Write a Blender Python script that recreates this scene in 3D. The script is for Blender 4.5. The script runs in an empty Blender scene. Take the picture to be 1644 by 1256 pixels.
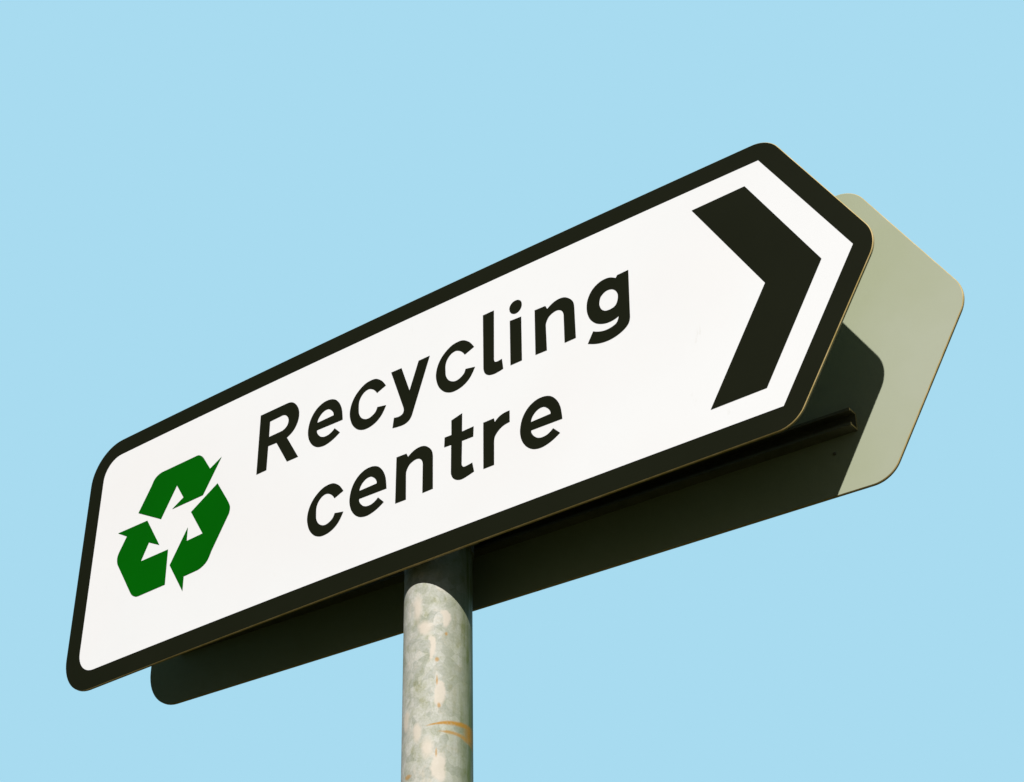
# A flag-type direction sign on a galvanised post, seen from below against a plain pale sky.
import bpy, bmesh, math
from mathutils import Vector, Matrix
from mathutils.geometry import tessellate_polygon

scene = bpy.context.scene
col = scene.collection

# ------------------------------------------------------------------ camera
CAM_RIGHT = (0.795174, 0.606381, -0.000573)
CAM_UP = (0.333745, -0.436865, 0.835322)
CAM_BACK = (0.506274, -0.664417, -0.54976)
CAM_LOC = (1.41082, -1.68552, 1.5988)
LENS = 65.5808

SC = 0.43            # metres per sign height
H0 = 2.95            # height of the sign's centre line above the ground
PU, PD = 1.5642, -0.1499   # post axis, in sign units (along the sign, out of its face)

cam_data = bpy.data.cameras.new('camera')
cam = bpy.data.objects.new('camera', cam_data)
col.objects.link(cam)
m = Matrix((CAM_RIGHT, CAM_UP, CAM_BACK)).transposed().to_4x4()
m.translation = Vector(CAM_LOC)
cam.matrix_world = m
cam_data.sensor_width = 36.0
cam_data.lens = LENS
cam_data.clip_start = 0.05
cam_data.clip_end = 2000
scene.camera = cam

# ------------------------------------------------------------------ sky and sun
TO_SUN = Vector((0.5217, -1.0, 0.8487)).normalized()      # x along the sign, -y out of its face, z up
elev = math.asin(TO_SUN.z)
azim = math.atan2(TO_SUN.x, TO_SUN.y)

world = bpy.data.worlds.new('World')
scene.world = world
world.use_nodes = True
nt = world.node_tree
nt.nodes.clear()
W = nt.nodes.new
out = W('ShaderNodeOutputWorld')
bg = W('ShaderNodeBackground')
sky = W('ShaderNodeTexSky')
sky.sky_type = 'NISHITA'
sky.sun_disc = False
sky.sun_elevation = elev
sky.sun_rotation = azim
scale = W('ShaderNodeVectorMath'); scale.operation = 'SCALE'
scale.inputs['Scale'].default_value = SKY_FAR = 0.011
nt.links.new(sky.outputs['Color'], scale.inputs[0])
tc = W('ShaderNodeTexCoord')
sep = W('ShaderNodeSeparateXYZ')
nt.links.new(tc.outputs['Generated'], sep.inputs[0])
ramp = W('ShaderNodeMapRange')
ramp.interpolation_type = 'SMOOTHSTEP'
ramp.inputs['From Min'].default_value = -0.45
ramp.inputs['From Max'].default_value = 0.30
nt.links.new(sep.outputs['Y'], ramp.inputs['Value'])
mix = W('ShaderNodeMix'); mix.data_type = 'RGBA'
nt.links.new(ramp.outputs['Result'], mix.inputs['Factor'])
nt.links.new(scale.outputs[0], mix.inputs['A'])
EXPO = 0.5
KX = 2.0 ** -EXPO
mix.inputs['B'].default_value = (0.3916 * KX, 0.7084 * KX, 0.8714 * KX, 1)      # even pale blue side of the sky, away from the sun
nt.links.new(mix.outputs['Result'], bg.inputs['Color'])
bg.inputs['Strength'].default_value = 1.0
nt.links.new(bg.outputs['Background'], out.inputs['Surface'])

sun_data = bpy.data.lights.new('sun', 'SUN')
sun_data.energy = 5.0
sun_data.angle = math.radians(0.5)
sun_data.color = (1.0, 0.975, 0.925)
sun = bpy.data.objects.new('sun', sun_data)
sun.rotation_euler = TO_SUN.to_track_quat('Z', 'Y').to_euler()
sun.location = (4, -8, 9)
col.objects.link(sun)

scene.view_settings.view_transform = 'Standard'
scene.view_settings.look = 'None'
scene.view_settings.exposure = EXPO
scene.view_settings.gamma = 1.0
scene.render.engine = 'CYCLES'
scene.render.resolution_x = 1024
scene.render.resolution_y = 782

# ------------------------------------------------------------------ helpers
def pos(u, v, n):
    """sign units (u along the sign, v up, n out of its face) -> world metres"""
    return Vector(((u - PU) * SC, -(n - PD) * SC, v * SC + H0))

def front_map(u, v, n):            # the front panel has sagged slightly backwards at its two ends
    k = u - 1.6
    return pos(u, v, n - 0.00702 * k * k + 0.00074 * k ** 3)

def back_map(u, v, n):             # the rear panel faces the other way; n counts out of its rear side, towards us
    k = u + 0.1209 - 1.7
    v2 = v - 0.0303 - 0.0331 * k
    return pos(u + 0.1209, v2, n - 0.294 + 0.0025 * k + 0.0137 * v2)

def link(name, bm, mats, parent=None, origin=(0, 0, 0), smooth=False):
    me = bpy.data.meshes.new(name)
    o = Vector(origin)
    for v in bm.verts:
        v.co -= o
    bmesh.ops.recalc_face_normals(bm, faces=bm.faces[:])
    bm.to_mesh(me)
    bm.free()
    for mt in mats:
        me.materials.append(mt)
    if smooth:
        for p in me.polygons:
            p.use_smooth = True
    ob = bpy.data.objects.new(name, me)
    col.objects.link(ob)
    if parent is not None:
        ob.parent = parent
        ob.location = o - parent.location
    else:
        ob.location = o
    return ob

def tag(o, label=None, cat=None, kind=None, group=None):
    if label: o['label'] = label
    if cat: o['category'] = cat
    if kind: o['kind'] = kind
    if group: o['group'] = group
    return o

def smooth_ring(ring):
    """ring of (u, v, corner): straight between corners, Catmull-Rom through the rest"""
    n = len(ring)
    res = []
    for i in range(n):
        p0, p1, p2, p3 = ring[i - 1], ring[i], ring[(i + 1) % n], ring[(i + 2) % n]
        a = Vector(p1[:2]); b = Vector(p2[:2])
        res.append(a)
        if p1[2] and p2[2]:
            continue
        ta = (b - Vector(p0[:2])) * 0.5 if not p1[2] else (b - a)
        tb = (Vector(p3[:2]) - a) * 0.5 if not p2[2] else (b - a)
        if p1[2] and p2[2] == 0:       # leave a corner along the curve's own bend
            ta = (b - a) * 2 - tb
            ta = (ta + (b - a)) * 0.5
        if p2[2] and p1[2] == 0:
            tb = (b - a) * 2 - ta
            tb = (tb + (b - a)) * 0.5
        for k in range(1, 6):
            t = k / 6
            t2, t3 = t * t, t * t * t
            res.append(a * (2*t3 - 3*t2 + 1) + ta * (t3 - 2*t2 + t) + b * (-2*t3 + 3*t2) + tb * (t3 - t2))
    return res

def round_poly(pts, radii, seg=12):
    n = len(pts)
    res = []
    for i in range(n):
        p = Vector(pts[i]); a = Vector(pts[i - 1]); b = Vector(pts[(i + 1) % n]); r = radii[i]
        if r <= 0:
            res.append(p); continue
        da = (a - p).normalized(); db = (b - p).normalized()
        half = math.acos(max(-1, min(1, da.dot(db)))) / 2
        d = r / math.tan(half)
        c = p + (da + db).normalized() * (r / math.sin(half))
        s = p + da * d - c; e = p + db * d - c
        a0 = math.atan2(s.y, s.x); a1 = math.atan2(e.y, e.x)
        while a1 - a0 > math.pi: a1 -= 2 * math.pi
        while a1 - a0 < -math.pi: a1 += 2 * math.pi
        for k in range(seg + 1):
            t = a0 + (a1 - a0) * k / seg
            res.append(c + Vector((math.cos(t), math.sin(t))) * r)
    return res

def sheet(shapes, n, fmap, step=0.1, thick=0.0):
    """flat figure of outlines with holes, cut into strips so it can follow the panel's bow"""
    bm = bmesh.new()
    for rings in shapes:
        loops = [[Vector((p.x, p.y, 0)) for p in r] for r in rings]
        verts = [bm.verts.new(p) for r in loops for p in r]
        for t in tessellate_polygon(loops):
            try:
                bm.faces.new([verts[i] for i in t])
            except ValueError:
                pass
    x0 = min(v.co.x for v in bm.verts); x1 = max(v.co.x for v in bm.verts)
    x = math.floor(x0 / step) * step + step
    while x < x1:
        bmesh.ops.bisect_plane(bm, geom=bm.verts[:] + bm.edges[:] + bm.faces[:], plane_co=(x, 0, 0), plane_no=(1, 0, 0))
        x += step
    if thick:
        r = bmesh.ops.extrude_face_region(bm, geom=bm.faces[:])
        for g in r['geom']:
            if isinstance(g, bmesh.types.BMVert):
                g.co.z -= thick
    bm.normal_update()
    for f in bm.faces:
        zs = [v.co.z for v in f.verts]
        f.material_index = 0 if not thick or min(zs) > -thick / 2 else (2 if max(zs) < -thick / 2 else 1)
    for v in bm.verts:
        v.co = fmap(v.co.x, v.co.y, v.co.z + n)
    return bm

# ------------------------------------------------------------------ materials
def new_mat(name):
    mt = bpy.data.materials.new(name)
    mt.use_nodes = True
    t = mt.node_tree
    b = t.nodes['Principled BSDF']
    return mt, t, b

def noise(t, scale, detail=4, vec=None, rough=0.55, dist=0.0):
    n = t.nodes.new('ShaderNodeTexNoise')
    n.inputs['Scale'].default_value = scale
    n.inputs['Detail'].default_value = detail
    n.inputs['Roughness'].default_value = rough
    n.inputs['Distortion'].default_value = dist
    if vec is not None:
        t.links.new(vec, n.inputs['Vector'])
    return n

def ramp_node(t, fac, stops):
    r = t.nodes.new('ShaderNodeValToRGB')
    el = r.color_ramp.elements
    while len(el) < len(stops):
        el.new(0.5)
    for e, (p, c) in zip(el, stops):
        e.position = p
        e.color = (*c, 1)
    t.links.new(fac, r.inputs['Fac'])
    return r

def plain(name, c0, c1, rough, scale, metallic=0.0, spec=0.5, bump=0.0, bump_scale=60):
    mt, t, b = new_mat(name)
    geo = t.nodes.new('ShaderNodeTexCoord')
    n = noise(t, scale, 5, geo.outputs['Object'])
    r = ramp_node(t, n.outputs['Fac'], [(0.3, c0), (0.7, c1)])
    t.links.new(r.outputs['Color'], b.inputs['Base Color'])
    b.inputs['Roughness'].default_value = rough
    b.inputs['Metallic'].default_value = metallic
    b.inputs['Specular IOR Level'].default_value = spec
    if bump:
        n2 = noise(t, bump_scale, 3, geo.outputs['Object'])
        bp = t.nodes.new('ShaderNodeBump')
        bp.inputs['Strength'].default_value = bump
        bp.inputs['Distance'].default_value = 0.001
        t.links.new(n2.outputs['Fac'], bp.inputs['Height'])
        t.links.new(bp.outputs['Normal'], b.inputs['Normal'])
    return mt

WHITE = plain('white_sheeting', (0.568, 0.572, 0.590), (0.585, 0.589, 0.607), 0.45, 3.0, spec=0.2)
BLACK = plain('black_vinyl', (0.0054, 0.0064, 0.0024), (0.0068, 0.0078, 0.0034), 0.6, 5.0, spec=0.045)
GREEN = plain('green_vinyl', (0.0000, 0.0612, 0.0000), (0.0000, 0.0756, 0.0000), 0.55, 4.0, spec=0.04)
EDGE = plain('raw_panel_edge', (0.3120, 0.2262, 0.0624), (0.4524, 0.3354, 0.1560), 0.55, 60.0, spec=0.3)
BACK = plain('grey_panel_back', (0.240, 0.262, 0.158), (0.288, 0.306, 0.234), 0.55, 2.4, spec=0.25, bump=0.15, bump_scale=30)
RAIL = plain('aluminium_channel', (0.0850, 0.0800, 0.0550), (0.1200, 0.1100, 0.0750), 0.5, 30.0, metallic=0.2)
STEEL = plain('clip_steel', (0.1800, 0.1800, 0.1620), (0.2520, 0.2520, 0.2280), 0.45, 50.0, metallic=0.6)

def tint_and_specks(mt):
    """faint pinkish tint in broad patches and a few rain-borne specks on the sheeting"""
    t = mt.node_tree; b = t.nodes['Principled BSDF']
    src = b.inputs['Base Color'].links[0].from_socket
    tcn = t.nodes.new('ShaderNodeTexCoord')
    big = noise(t, 1.3, 3, tcn.outputs['Object'])
    r1 = ramp_node(t, big.outputs['Fac'], [(0.30, (1.0, 0.975, 0.965)), (0.47, (1.0, 1.0, 1.0))])
    mp = t.nodes.new('ShaderNodeMapping'); mp.inputs['Scale'].default_value = (1, 1, 0.35)
    t.links.new(tcn.outputs['Object'], mp.inputs['Vector'])
    sp = noise(t, 55, 5, mp.outputs['Vector'], 0.7)
    r2 = ramp_node(t, sp.outputs['Fac'], [(0.24, (0.90, 0.89, 0.86)), (0.33, (1.0, 1.0, 1.0))])
    for r in (r1, r2):
        m = t.nodes.new('ShaderNodeMix'); m.data_type = 'RGBA'; m.blend_type = 'MULTIPLY'; m.inputs['Factor'].default_value = 1.0
        t.links.new(src, m.inputs['A']); t.links.new(r.outputs['Color'], m.inputs['B']); src = m.outputs['Result']
    t.links.new(src, b.inputs['Base Color'])
tint_and_specks(WHITE)

def post_material():
    """galvanised steel: cloudy patches, pale spangle flakes, grey-green streaks, a painted shaded side and a rust stain"""
    mt, t, b = new_mat('galvanised_steel')
    N = t.nodes.new; L = t.links.new
    tcn = N('ShaderNodeTexCoord')
    sp = N('ShaderNodeSeparateXYZ'); L(tcn.outputs['Object'], sp.inputs[0])
    def M(op, a, b_=None, c=None, clamp=False):
        n = N('ShaderNodeMath'); n.operation = op; n.use_clamp = clamp
        for i, x in enumerate((a, b_, c)):
            if x is None: continue
            if isinstance(x, (int, float)): n.inputs[i].default_value = x
            else: L(x, n.inputs[i])
        return n.outputs[0]
    negy = M('MULTIPLY', sp.outputs['Y'], -1.0)
    phi = M('MULTIPLY', M('ARCTAN2', sp.outputs['X'], negy), 180 / math.pi)     # 0 in front, + to the right
    zz = sp.outputs['Z']                                                       # metres above the ground
    arc = M('MULTIPLY', phi, R_POST * math.pi / 180)                           # metres round the post
    uv = N('ShaderNodeCombineXYZ'); L(arc, uv.inputs[0]); L(zz, uv.inputs[1])
    # cloudy body colour
    uvs = N('ShaderNodeCombineXYZ'); L(arc, uvs.inputs[0]); L(M('MULTIPLY', zz, 0.7), uvs.inputs[1])
    n1 = noise(t, 48, 6, uvs.outputs[0], 0.68, 0.25)
    body = ramp_node(t, n1.outputs['Fac'], [(0.30, (0.22, 0.22, 0.14)), (0.42, (0.295, 0.30, 0.250)), (0.54, (0.348, 0.348, 0.322)), (0.70, (0.41, 0.38, 0.33))])
    # spangle: crystals
    nd = noise(t, 22, 2, uv.outputs[0])
    wv = N('ShaderNodeVectorMath'); wv.operation = 'SCALE'; wv.inputs['Scale'].default_value = 0.03
    L(nd.outputs['Color'], wv.inputs[0])
    wa = N('ShaderNodeVectorMath'); wa.operation = 'ADD'; L(uv.outputs[0], wa.inputs[0]); L(wv.outputs[0], wa.inputs[1])
    vo = N('ShaderNodeTexVoronoi'); vo.inputs['Scale'].default_value = 85; L(wa.outputs[0], vo.inputs['Vector'])
    vsep = N('ShaderNodeSeparateColor'); L(vo.outputs['Color'], vsep.inputs[0])
    sg = ramp_node(t, vsep.outputs[0], [(0.0, (0.78, 0.81, 0.78)), (0.5, (1.0, 1.0, 0.97)), (1.0, (1.20, 1.19, 1.20))])
    mul = N('ShaderNodeMix'); mul.data_type = 'RGBA'; mul.blend_type = 'MULTIPLY'; mul.inputs['Factor'].default_value = 0.75
    L(body.outputs['Color'], mul.inputs['A']); L(sg.outputs['Color'], mul.inputs['B'])
    cur = mul.outputs['Result']
    fl = noise(t, 330, 2, uv.outputs[0], 0.6)       # fine grain and flecks
    fr = ramp_node(t, fl.outputs['Fac'], [(0.30, (0.86, 0.86, 0.82)), (0.5, (1.0, 1.0, 1.0)), (0.68, (1.10, 1.10, 1.12))])
    m2 = N('ShaderNodeMix'); m2.data_type = 'RGBA'; m2.blend_type = 'MULTIPLY'; m2.inputs['Factor'].default_value = 0.8
    L(cur, m2.inputs['A']); L(fr.outputs['Color'], m2.inputs['B']); cur = m2.outputs['Result']
    # long greenish runs down the post, with shade painted towards its right rim
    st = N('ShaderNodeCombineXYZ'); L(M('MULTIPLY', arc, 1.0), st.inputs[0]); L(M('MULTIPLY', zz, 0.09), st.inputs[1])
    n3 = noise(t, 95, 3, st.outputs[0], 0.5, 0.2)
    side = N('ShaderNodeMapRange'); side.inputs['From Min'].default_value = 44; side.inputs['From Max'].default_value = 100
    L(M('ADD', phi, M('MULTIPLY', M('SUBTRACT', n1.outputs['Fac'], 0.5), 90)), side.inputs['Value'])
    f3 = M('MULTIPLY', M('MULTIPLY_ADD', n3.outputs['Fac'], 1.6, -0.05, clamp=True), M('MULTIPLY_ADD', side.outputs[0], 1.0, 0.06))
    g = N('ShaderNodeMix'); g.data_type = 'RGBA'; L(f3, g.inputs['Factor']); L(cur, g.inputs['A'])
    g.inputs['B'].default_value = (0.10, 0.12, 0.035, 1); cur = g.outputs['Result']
    # pale cream flakes: blobs (phi, height, half width deg, half height m)
    wob = noise(t, 55, 3, uv.outputs[0])
    wf = M('MULTIPLY', M('SUBTRACT', wob.outputs['Fac'], 0.5), 1.6)
    def blob(ph, z, wp, hz, soft=0.35, ring=None):
        dx = M('DIVIDE', M('SUBTRACT', phi, ph), wp)
        dz = M('DIVIDE', M('SUBTRACT', zz, z), hz)
        r2 = M('SQRT', M('ADD', M('MULTIPLY', dx, dx), M('MULTIPLY', dz, dz)))
        r2 = M('ADD', r2, wf)
        mr = N('ShaderNodeMapRange'); mr.inputs['From Min'].default_value = 1 + soft / 2; mr.inputs['From Max'].default_value = 1 - soft / 2
        L(r2, mr.inputs['Value']); k = mr.outputs[0]
        if ring is not None:                       # bite taken out of one side leaves a crescent
            k = M('SUBTRACT', k, blob(*ring), clamp=True)
        return k
    def z_of(v): return v * SC + H0
    cream = None
    for bl in [(51, z_of(-0.662), 12, 0.012, .3, (40, z_of(-0.672), 9, 0.012, .3)),
               (28, z_of(-0.755), 8, 0.018, .3, (19, z_of(-0.765), 8, 0.020, .3)),
               (42, z_of(-0.905), 9, 0.017, .3), (42, z_of(-1.135), 11, 0.019, .3),
               (4, z_of(-0.62), 8, 0.016, .8), (-22, z_of(-0.97), 8, 0.012, .6), (18, z_of(-0.69), 12, 0.010, .8),
               (24, z_of(-1.07), 10, 0.012, .9), (5, z_of(-1.02), 7, 0.012, .7)]:
        k = blob(*bl)
        cream = k if cream is None else M('MAXIMUM', cream, k)
    g = N('ShaderNodeMix'); g.data_type = 'RGBA'; L(M('MULTIPLY', cream, 0.85), g.inputs['Factor']); L(cur, g.inputs['A'])
    g.inputs['B'].default_value = (0.46, 0.41, 0.35, 1); cur = g.outputs['Result']
    # rust: a stain that arches round to the right, and pinholes
    def line(z0, p0, curv, lo, hi, hw, slope=0.0):
        d = M('SUBTRACT', phi, p0)
        zc = M('ADD', M('MULTIPLY', M('MULTIPLY', d, d), -curv), M('MULTIPLY_ADD', d, slope, z0))
        e = M('ABSOLUTE', M('SUBTRACT', zz, zc))
        w = M('MULTIPLY_ADD', M('SUBTRACT', phi, lo), hw[1], hw[0])
        w = M('MULTIPLY', w, M('MULTIPLY_ADD', wob.outputs['Fac'], 1.6, 0.2))
        k = M('SUBTRACT', 1.0, M('DIVIDE', e, w), clamp=True)
        k = M('MULTIPLY', k, 1.5, clamp=True)
        a = N('ShaderNodeMapRange'); a.inputs['From Min'].default_value = lo; a.inputs['From Max'].default_value = lo + 14; L(phi, a.inputs['Value'])
        c = N('ShaderNodeMapRange'); c.inputs['From Min'].default_value = hi; c.inputs['From Max'].default_value = hi - 6; L(phi, c.inputs['Value'])
        return M('MULTIPLY', k, M('MULTIPLY', a.outputs[0], c.outputs[0]))
    r1 = line(z_of(-0.9925), 74, 1.1e-6, 18, 128, (0.0013, 0.000045), 0.00003)
    r2_ = line(z_of(-1.0225), 52, 1.6e-6, 38, 125, (0.0014, 0.000055), -0.00004)
    rust = M('MAXIMUM', M('MULTIPLY', r1, 0.95), M('MULTIPLY', r2_, 0.75))
    brk = noise(t, 260, 3, uv.outputs[0], 0.7)
    rust = M('MULTIPLY', rust, M('MULTIPLY_ADD', brk.outputs['Fac'], 2.4, -0.15, clamp=True))
    far = N('ShaderNodeMapRange'); far.inputs['From Min'].default_value = 82; far.inputs['From Max'].default_value = 100; L(phi, far.inputs['Value'])
    bandz = M('LESS_THAN', M('ABSOLUTE', M('SUBTRACT', zz, z_of(-1.013))), 0.008)
    rust = M('MAXIMUM', rust, M('MULTIPLY', M('MULTIPLY', far.outputs[0], bandz), M('LESS_THAN', phi, 125)))
    for ph, v, wp, hz in [(37.5, -0.797, 3, 0.0032), (41.5, -0.942, 2.6, 0.0035), (-14, -1.145, 7, 0.0028), (38, -0.862, 1.6, 0.006), (37.5, -1.085, 1.8, 0.006), (53, -0.712, 2.4, 0.0025)]:
        rust = M('MAXIMUM', rust, M('MULTIPLY', blob(ph, z_of(v), wp, hz, 0.8), 0.7))
    g = N('ShaderNodeMix'); g.data_type = 'RGBA'; L(M('MULTIPLY', rust, 0.93), g.inputs['Factor']); L(cur, g.inputs['A'])
    g.inputs['B'].default_value = (0.32, 0.15, 0.004, 1); cur = g.outputs['Result']
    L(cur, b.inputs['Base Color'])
    b.inputs['Metallic'].default_value = 0.0
    b.inputs['Roughness'].default_value = 0.6
    b.inputs['Specular IOR Level'].default_value = 0.15
    bp = N('ShaderNodeBump'); bp.inputs['Strength'].default_value = 0.25; bp.inputs['Distance'].default_value = 0.002
    L(M('ADD', n1.outputs['Fac'], M('MULTIPLY', cream, 0.3)), bp.inputs['Height']); L(bp.outputs['Normal'], b.inputs['Normal'])
    return mt
R_POST = 0.10415 * SC
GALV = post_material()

# ------------------------------------------------------------------ ground
bm = bmesh.new()
bmesh.ops.create_grid(bm, x_segments=40, y_segments=40, size=600)
GRASS = plain('grass', (0.016, 0.017, 0.003), (0.030, 0.031, 0.005), 0.9, 1.5, spec=0.1)
g = link('ground', bm, [GRASS])
tag(g, 'grass verge the sign post stands in', 'ground', 'structure')

# ------------------------------------------------------------------ post
LEAN = 0.02026
bm = bmesh.new()
TOP = H0 + 0.47 * SC
def ring_at(z, r, seg=72):
    cx = -LEAN * (z - H0) * -1 * -1
    return [bm.verts.new((LEAN_X(z) + r * math.cos(2 * math.pi * k / seg), r * math.sin(2 * math.pi * k / seg), z)) for k in range(seg)]
def LEAN_X(z): return -LEAN * (z - H0)
zs = [-0.3] + [i * 0.1 for i in range(0, 32)]
zs = [z for z in zs if z < TOP - 0.05] + [TOP - 0.006, TOP - 0.0015, TOP]
rings = [ring_at(z, R_POST if z < TOP - 0.004 else (R_POST - 0.0015 if z < TOP else R_POST - 0.005)) for z in zs]
for a, b_ in zip(rings[:-1], rings[1:]):
    for k in range(len(a)):
        bm.faces.new((a[k], a[(k + 1) % 72], b_[(k + 1) % 72], b_[k]))
bm.faces.new(rings[-1])
# straighten the lean out of the material coordinates by rotating the object instead
for v in bm.verts:
    v.co.x -= LEAN_X(v.co.z)
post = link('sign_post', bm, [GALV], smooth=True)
post.rotation_euler = (0, -math.atan(LEAN), 0)
post.location = (LEAN_X(0), 0, 0)
tag(post, 'round galvanised steel post with rust stain, carrying both direction signs', 'post')
bm = bmesh.new()
bmesh.ops.create_cone(bm, cap_ends=True, segments=48, radius1=0.20, radius2=0.18, depth=0.08)
foot = link('footing', bm, [plain('concrete', (0.22, 0.21, 0.19), (0.33, 0.32, 0.29), 0.9, 20, bump=0.5)], smooth=False)
foot.parent = post
foot.location = (0, 0, 0.02)

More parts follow.
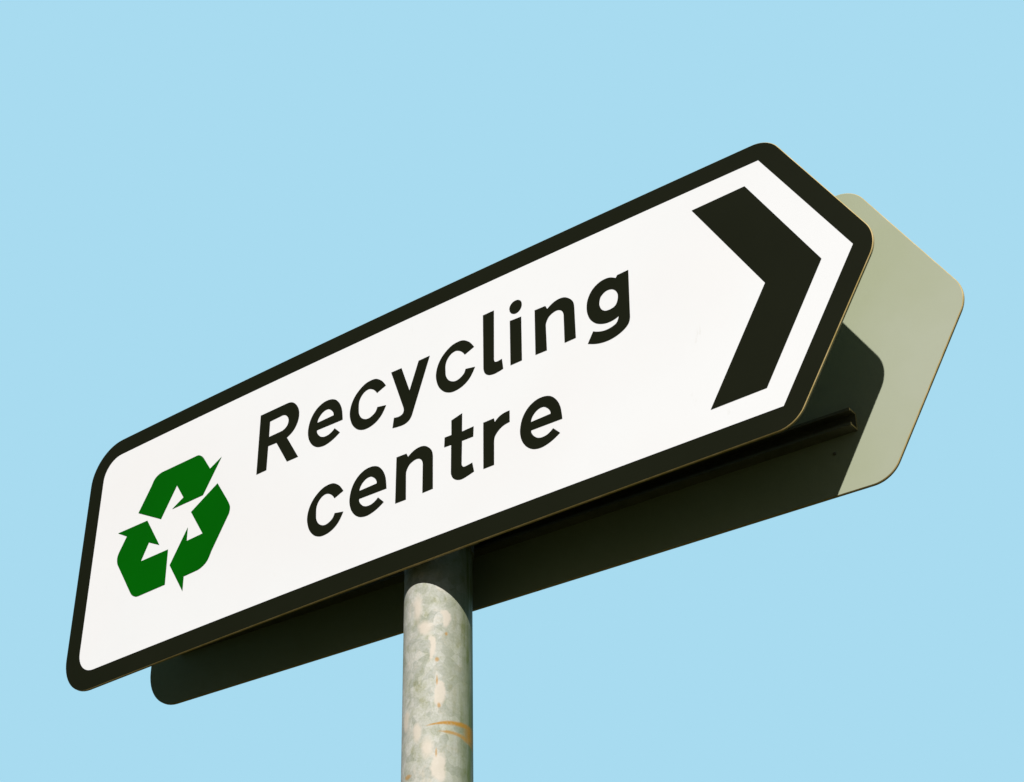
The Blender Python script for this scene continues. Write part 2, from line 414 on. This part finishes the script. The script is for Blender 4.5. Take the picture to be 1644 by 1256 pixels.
# ------------------------------------------------------------------ the signs
GLYPHS = {
    'R': [[(0.886,0.3108,1),(1.0027,0.3113,1),(1.0301,0.3082,0),(1.0525,0.292,0),(1.0681,0.2664,0),(1.0725,0.2427,0),(1.0692,0.2183,0),(1.0591,0.1978,0),(1.0442,0.1819,0),(1.0221,0.1705,1),(1.0816,0.073,1),(1.0308,0.0731,1),(0.9739,0.1679,1),(0.9356,0.1692,1),(0.9362,0.075,1),(0.8894,0.0738,1)],[(0.935,0.268,1),(0.9944,0.2702,1),(1.0085,0.2647,0),(1.0195,0.2518,0),(1.0239,0.2359,0),(1.0199,0.2207,0),(1.0103,0.2116,0),(0.9973,0.2063,1),(0.936,0.2055,1)]],
    'e': [[(2.1587,-0.1941,1),(2.157,-0.176,0),(2.1525,-0.1499,0),(2.1415,-0.1248,0),(2.1253,-0.1049,0),(2.1076,-0.0942,0),(2.0871,-0.0899,0),(2.0639,-0.0919,0),(2.0405,-0.1026,0),(2.0223,-0.1203,0),(2.0105,-0.1417,0),(2.0044,-0.1664,0),(2.0038,-0.1907,0),(2.0101,-0.215,0),(2.0229,-0.2367,0),(2.0394,-0.2525,0),(2.0572,-0.2615,0),(2.08,-0.2651,0),(2.1028,-0.2616,0),(2.1255,-0.2533,0),(2.1496,-0.2396,1),(2.1249,-0.2146,1),(2.1134,-0.2235,0),(2.0981,-0.2298,0),(2.0804,-0.2304,0),(2.0652,-0.2249,0),(2.0525,-0.2127,0),(2.0457,-0.2004,0),(2.0455,-0.1918,1)],[(2.0442,-0.1625,1),(2.0479,-0.1487,0),(2.0583,-0.1355,0),(2.0739,-0.1267,0),(2.0918,-0.1268,0),(2.107,-0.1383,0),(2.115,-0.1512,0),(2.1163,-0.1608,1)]],
    'c': [[(1.4592,0.2035,1),(1.4438,0.2252,0),(1.4282,0.2389,0),(1.4128,0.2473,0),(1.3946,0.2498,0),(1.3706,0.2467,0),(1.3471,0.2343,0),(1.3255,0.2143,0),(1.311,0.1874,0),(1.3056,0.157,0),(1.3094,0.1313,0),(1.32,0.1057,0),(1.3379,0.0841,0),(1.3566,0.0722,0),(1.3778,0.0667,0),(1.4044,0.0692,0),(1.4275,0.0788,0),(1.4473,0.0963,0),(1.4641,0.1253,1),(1.4262,0.1325,1),(1.4196,0.1177,0),(1.4053,0.1073,0),(1.3877,0.103,0),(1.371,0.1079,0),(1.3568,0.1195,0),(1.3473,0.138,0),(1.3449,0.1577,0),(1.3447,0.1822,0),(1.3521,0.2009,0),(1.3664,0.2142,0),(1.3843,0.2185,0),(1.4012,0.2117,0),(1.4137,0.2007,0),(1.4218,0.1888,1)]],
    'y': [[(1.48,0.2448,1),(1.5243,0.2442,1),(1.5617,0.1428,1),(1.596,0.2432,1),(1.6426,0.2441,1),(1.5784,0.0528,1),(1.5723,0.0381,0),(1.5613,0.0268,0),(1.5428,0.0208,0),(1.5197,0.0219,0),(1.4953,0.0253,1),(1.5,0.0623,1),(1.5181,0.0592,0),(1.5339,0.0622,0),(1.5401,0.0729,0),(1.5378,0.0884,1)]],
    'l': [[(1.858,0.3088,1),(1.9022,0.3094,1),(1.9036,0.1203,1),(1.9082,0.1106,0),(1.9191,0.1087,0),(1.9347,0.1113,1),(1.94,0.0724,1),(1.9192,0.0685,0),(1.9003,0.0676,0),(1.8813,0.0727,0),(1.8676,0.0856,0),(1.862,0.1035,1)]],
    'i': [[(1.9649,0.2412,1),(2.0096,0.2392,1),(2.0118,0.074,1),(1.9676,0.0733,1)]],
    'dot': [[(1.9635,0.292,0),(1.9704,0.3038,0),(1.9813,0.3098,0),(1.9963,0.3092,0),(2.0085,0.2992,0),(2.0119,0.2856,0),(2.0083,0.2725,0),(1.9988,0.2633,0),(1.9866,0.2606,0),(1.9731,0.2665,0),(1.9649,0.278,0)]],
    'n': [[(2.061,0.2402,1),(2.1021,0.2393,1),(2.1092,0.2249,1),(2.1298,0.2379,0),(2.1524,0.2435,0),(2.1748,0.2402,0),(2.1941,0.2266,0),(2.2063,0.2101,0),(2.2105,0.1914,1),(2.2138,0.0728,1),(2.172,0.072,1),(2.1702,0.1754,1),(2.1668,0.1894,0),(2.1573,0.2,0),(2.1433,0.2039,0),(2.1264,0.2,0),(2.1136,0.1915,0),(2.1049,0.1756,0),(2.1033,0.1623,1),(2.1063,0.072,1),(2.0629,0.0727,1)]],
    'g': [[(2.41,0.2391,1),(2.4091,0.0671,1),(2.4052,0.0499,0),(2.3941,0.0358,0),(2.3725,0.0235,0),(2.3457,0.016,0),(2.3164,0.0149,0),(2.2871,0.0204,0),(2.2565,0.0326,1),(2.2765,0.0694,1),(2.2991,0.0593,0),(2.3231,0.0551,0),(2.3473,0.0584,0),(2.3622,0.0669,0),(2.3696,0.0862,1),(2.348,0.0797,0),(2.324,0.0797,0),(2.3,0.0872,0),(2.2815,0.1,0),(2.2658,0.1204,0),(2.257,0.1463,0),(2.2557,0.169,0),(2.2596,0.1923,0),(2.2713,0.2151,0),(2.2882,0.2313,0),(2.3104,0.2411,0),(2.3323,0.2425,0),(2.3484,0.238,0),(2.3638,0.2292,1),(2.3695,0.2375,1)],[(2.3025,0.1652,0),(2.3072,0.1825,0),(2.3197,0.1936,0),(2.3334,0.1973,0),(2.3495,0.1938,0),(2.3626,0.1817,0),(2.3691,0.1636,0),(2.3664,0.1427,0),(2.3579,0.1287,0),(2.3416,0.1234,0),(2.3228,0.1255,0),(2.3097,0.1359,0),(2.3034,0.151,0)]],
    't': [[(1.7376,-0.0394,1),(1.7805,-0.0287,1),(1.781,-0.096,1),(1.8264,-0.0943,1),(1.8253,-0.1304,1),(1.7816,-0.1297,1),(1.7815,-0.214,1),(1.7882,-0.2248,0),(1.8013,-0.2257,0),(1.823,-0.2226,1),(1.8302,-0.2561,1),(1.8051,-0.2627,0),(1.7824,-0.2664,0),(1.7628,-0.2614,0),(1.7478,-0.2495,0),(1.7399,-0.2318,1),(1.7386,-0.1282,1),(1.7112,-0.1271,1),(1.712,-0.0922,1),(1.7388,-0.0928,1)]],
    'r': [[(1.8634,-0.096,1),(1.9045,-0.0955,1),(1.9081,-0.1099,1),(1.9226,-0.098,0),(1.9411,-0.0914,0),(1.9643,-0.0899,1),(1.9648,-0.1309,1),(1.9412,-0.135,0),(1.9228,-0.1453,0),(1.9097,-0.1601,0),(1.9058,-0.1759,1),(1.9063,-0.2608,1),(1.8655,-0.2606,1)]],
    'arrow_top': [[(0.2978,0.1339,1),(0.3521,0.2245,1),(0.3636,0.2465,0),(0.3799,0.2588,0),(0.4005,0.2643,1),(0.5723,0.2654,1),(0.5884,0.2639,0),(0.6058,0.2527,0),(0.6177,0.2391,1),(0.6545,0.185,1),(0.7081,0.2128,1),(0.6319,0.087,1),(0.4781,0.0858,1),(0.5312,0.1143,1),(0.4901,0.1772,1),(0.4252,0.0648,1)]],
    'arrow_right': [[(0.7005,0.1095,1),(0.7546,0.028,1),(0.7697,0.0028,0),(0.775,-0.0139,0),(0.7725,-0.0339,1),(0.703,-0.1543,1),(0.6856,-0.1874,0),(0.6583,-0.2037,0),(0.6326,-0.2074,1),(0.5773,-0.2093,1),(0.5789,-0.266,1),(0.4985,-0.1411,1),(0.5715,-0.0185,1),(0.5731,-0.0721,1),(0.6498,-0.0694,1),(0.5792,0.0389,1)]],
    'arrow_left': [[(0.199,0.0861,1),(0.3523,0.0846,1),(0.4326,-0.04,1),(0.3753,-0.0108,1),(0.3437,-0.0743,1),(0.4812,-0.0739,1),(0.4851,-0.2108,1),(0.3567,-0.212,1),(0.339,-0.2097,0),(0.3199,-0.1989,0),(0.307,-0.1842,1),(0.2254,-0.0573,1),(0.2151,-0.0389,0),(0.2119,-0.0161,0),(0.2186,0.0035,1),(0.2503,0.0564,1)]],
    'chevron': [[(2.6411,0.355,1),(2.823,0.3585,1),(3.0392,-0.0055,1),(2.8363,-0.3537,1),(2.6581,-0.356,1),(2.8603,-0.0091,1)]],
}

A_, B_ = 2.9118, 3.2137
RIVET = (2.7531, -0.3681)
OUTLINE = round_poly([(0, .5), (A_, .5), (B_, 0), (A_, -.5), (0, -.5)], [.15, .10, .105, .10, .15], 14)
FIELD = round_poly([(0.0734, .4312), (2.8744, .4312), (3.1365, .001), (2.8809, -.4291), (0.0734, -.4291)], [.085, 0, 0, 0, .085], 12)

def glyph(name, off=(0, 0)):
    return [[p + Vector(off) for p in smooth_ring(r)] for r in GLYPHS[name]]

WORD_TOP = [glyph('R'), glyph('e', (-.8835, .3372)), glyph('c'), glyph('y'), glyph('c', (.3647, -.0006)), glyph('l'),
            glyph('i'), glyph('dot'), glyph('n'), glyph('g')]
WORD_LOW = [glyph('c', (-.1625, -.3376)), glyph('e', (-.678, .0026)), glyph('n', (-.5437, -.3322)), glyph('t'), glyph('r'), glyph('e')]

def densify(ring, step=0.1):
    res = []
    for i, a in enumerate(ring):
        b = ring[(i + 1) % len(ring)]
        res.append(a)
        lo, hi = sorted((a.x, b.x))
        cuts = [k * step for k in range(int(lo / step), int(hi / step) + 2) if lo + 1e-4 < k * step < hi - 1e-4]
        if b.x < a.x: cuts.reverse()
        for x in cuts:
            res.append(a + (b - a) * ((x - a.x) / (b.x - a.x)))
    return res

def panel_mesh(fmap, thick=0.0081, ch=0.0020):
    """cut aluminium panel: face, bright worn arris all round, square edge, rear"""
    def ring(i):
        f = math.hypot(B_ - A_, .5); nx, ny = .5 / f, (B_ - A_) / f
        k = nx * B_ - i
        ax = (k - ny * (.5 - i)) / nx; bx = k / nx
        return round_poly([(i, .5 - i), (ax, .5 - i), (bx, 0), (ax, -.5 + i), (i, -.5 + i)],
                          [.15 - i, .10 - i, .105 - i, .10 - i, .15 - i], 14)
    outer = densify(ring(0)); inner = ring(ch)
    # the face's own outline, point for point with the outer one
    dense_in = []
    src = ring(0)
    k = 0
    for i, a in enumerate(src):
        b = src[(i + 1) % len(src)]; ia = inner[i]; ib = inner[(i + 1) % len(inner)]
        dense_in.append(ia); k += 1
        while k < len(outer) and (outer[k] - b).length > 1e-7:
            t = (outer[k] - a).length / (b - a).length
            dense_in.append(ia + (ib - ia) * t); k += 1
    bm = bmesh.new()
    r0 = [bm.verts.new((p.x, p.y, 0)) for p in dense_in]
    r1 = [bm.verts.new((p.x, p.y, -ch)) for p in outer]
    r2 = [bm.verts.new((p.x, p.y, -thick)) for p in outer]
    n = len(r0)
    for a, b in ((r0, r1), (r1, r2)):
        for i in range(n):
            bm.faces.new((a[i], a[(i + 1) % n], b[(i + 1) % n], b[i])).material_index = 1
    for r, mi in ((r0, 0), (r2, 2)):
        for t in tessellate_polygon([[v.co.copy() for v in r]]):
            f = bm.faces.new([r[i] for i in t]); f.material_index = mi
    x = 0.1
    while x < B_:
        bmesh.ops.bisect_plane(bm, geom=bm.verts[:] + bm.edges[:] + bm.faces[:], dist=1e-5, plane_co=(x, 0, 0), plane_no=(1, 0, 0))
        x += 0.1
    for v in bm.verts:
        v.co = fmap(v.co.x, v.co.y, v.co.z)
    return bm

def channel(u0, u1, vc, fmap, direct):
    """aluminium C channel: web on the panel, two flanges with small inturned lips"""
    bm = bmesh.new()
    h, dp, th, lip = 0.028, 0.040, 0.0055, 0.009
    prof = [(-h, 0), (-h, dp), (-h + lip, dp), (-h + lip, dp - th), (-h + th, dp - th), (-h + th, th),
            (h - th, th), (h - th, dp - th), (h - lip, dp - th), (h - lip, dp), (h, dp), (h, 0)]
    n0 = 0.0004
    us = [u0 + (u1 - u0) * k / 24 for k in range(25)]
    rows = [[bm.verts.new(fmap(u, vc + a, direct * (b + n0) + (-0.0081 if direct < 0 else 0))) for a, b in prof] for u in us]
    for r0, r1 in zip(rows[:-1], rows[1:]):
        for k in range(len(prof)):
            bm.faces.new((r0[k], r0[(k + 1) % len(prof)], r1[(k + 1) % len(prof)], r1[k]))
    for r in (rows[0], rows[-1]):
        bm.faces.new(r).material_index = 1
    return bm

def clip_mesh(vc, side):
    """half band round the post with two flat ears against the channel; side +1 towards the front sign"""
    bm = bmesh.new()
    hh = 0.034
    r0, r1 = 0.1046, 0.1106
    angs = [math.radians(x) for x in range(-84, 85, 7)]
    prof = []
    def P(r, a): return (PU + r * math.sin(a), PD + side * r * math.cos(a))
    outer = [(PU - 0.150, PD + side * 0.012), (PU - 0.1115, PD + side * 0.012)] + [P(r1, a) for a in angs[1:-1]] + [(PU + 0.1115, PD + side * 0.012), (PU + 0.150, PD + side * 0.012)]
    inner = [(PU - 0.150, PD + side * 0.006), (PU - 0.1055, PD + side * 0.006)] + [P(r0, a) for a in angs[1:-1]] + [(PU + 0.1055, PD + side * 0.006), (PU + 0.150, PD + side * 0.006)]
    lo, hi = [], []
    sh = -LEAN * vc
    for (pts, store) in ((outer, lo), (inner, hi)):
        for (x, n) in pts:
            store.append((bm.verts.new(pos(x + sh, vc - hh, n)), bm.verts.new(pos(x + sh, vc + hh, n))))
    for k in range(len(lo) - 1):
        bm.faces.new((lo[k][0], lo[k + 1][0], lo[k + 1][1], lo[k][1]))
        bm.faces.new((hi[k][0], hi[k + 1][0], hi[k + 1][1], hi[k][1]))
        bm.faces.new((lo[k][1], lo[k + 1][1], hi[k + 1][1], hi[k][1]))
        bm.faces.new((lo[k][0], lo[k + 1][0], hi[k + 1][0], hi[k][0]))
    for k in (0, len(lo) - 1):
        bm.faces.new((lo[k][0], lo[k][1], hi[k][1], hi[k][0]))
    return bm

def bolt_mesh(u, vc, side):
    bm = bmesh.new()
    p = pos(u - LEAN * vc, vc, PD + side * 0.012)
    mt = Matrix.Translation(p + Vector((0, -side * 0.003, 0))) @ Matrix.Rotation(math.pi / 2, 4, 'X')
    bmesh.ops.create_cone(bm, cap_ends=True, segments=6, radius1=0.0065, radius2=0.0065, depth=0.0055, matrix=mt)
    return bm

def build_sign(fmap, label, front):
    root = bpy.data.objects.new('direction_sign', None)
    col.objects.link(root)
    root.location = fmap(1.55, -0.5, 0)
    tag(root, label, 'sign', group=None)
    o = root.location
    if front:       # n = 0 is the printed face, looking towards the camera
        link('panel', panel_mesh(fmap), [BLACK, EDGE, BACK], root, o)
        link('white_field', sheet([[FIELD]], 0.0012, fmap), [WHITE], root, o)
        tag(link('lettering', sheet(WORD_TOP, 0.0022, fmap), [BLACK], root, o), 'the word Recycling in black letters')
        tag(link('lettering', sheet(WORD_LOW, 0.0022, fmap), [BLACK], root, o), 'the word centre in black letters')
        link('chevron', sheet([glyph('chevron')], 0.0022, fmap), [BLACK], root, o)
        link('recycling_symbol', sheet([glyph('arrow_top'), glyph('arrow_right'), glyph('arrow_left')], 0.0022, fmap), [GREEN], root, o)
        for vc in (-0.363, 0.363):
            link('mounting_rail', channel(0.15, 2.83, vc, fmap, -1), [RAIL, EDGE], root, o)
        side = 1
    else:           # n = 0 is the unprinted rear, looking towards the camera
        link('panel', panel_mesh(fmap), [BACK, EDGE, BLACK], root, o)
        link('white_field', sheet([[FIELD]], -0.0093, fmap), [WHITE], root, o)
        for vc in (-0.2914, 0.36):
            link('mounting_rail', channel(0.15, 2.832, vc, fmap, 1), [RAIL, EDGE], root, o)
        bm = bmesh.new()
        bmesh.ops.create_uvsphere(bm, u_segments=16, v_segments=8, radius=0.0022)
        for v in bm.verts:
            v.co = v.co * 1.0 + fmap(RIVET[0], RIVET[1], 0.001)
        link('rivet', bm, [RAIL], root, o, smooth=True)
        side = -1
    for vc in (-0.363, 0.363):
        c = link('post_clip', clip_mesh(vc, side), [STEEL], root, o)
        for du in (-0.131, 0.131):
            b = link('bolt', bolt_mesh(PU + du, vc, side), [STEEL], None)
            b.parent = c
            b.location = -o
    return root

front_sign = build_sign(front_map, 'white arrow-ended sign with black border reading Recycling centre, green recycling symbol and black chevron', True)
back_sign = build_sign(back_map, 'plain grey-green rear of a second arrow-ended sign, in shade behind the Recycling centre sign', False)
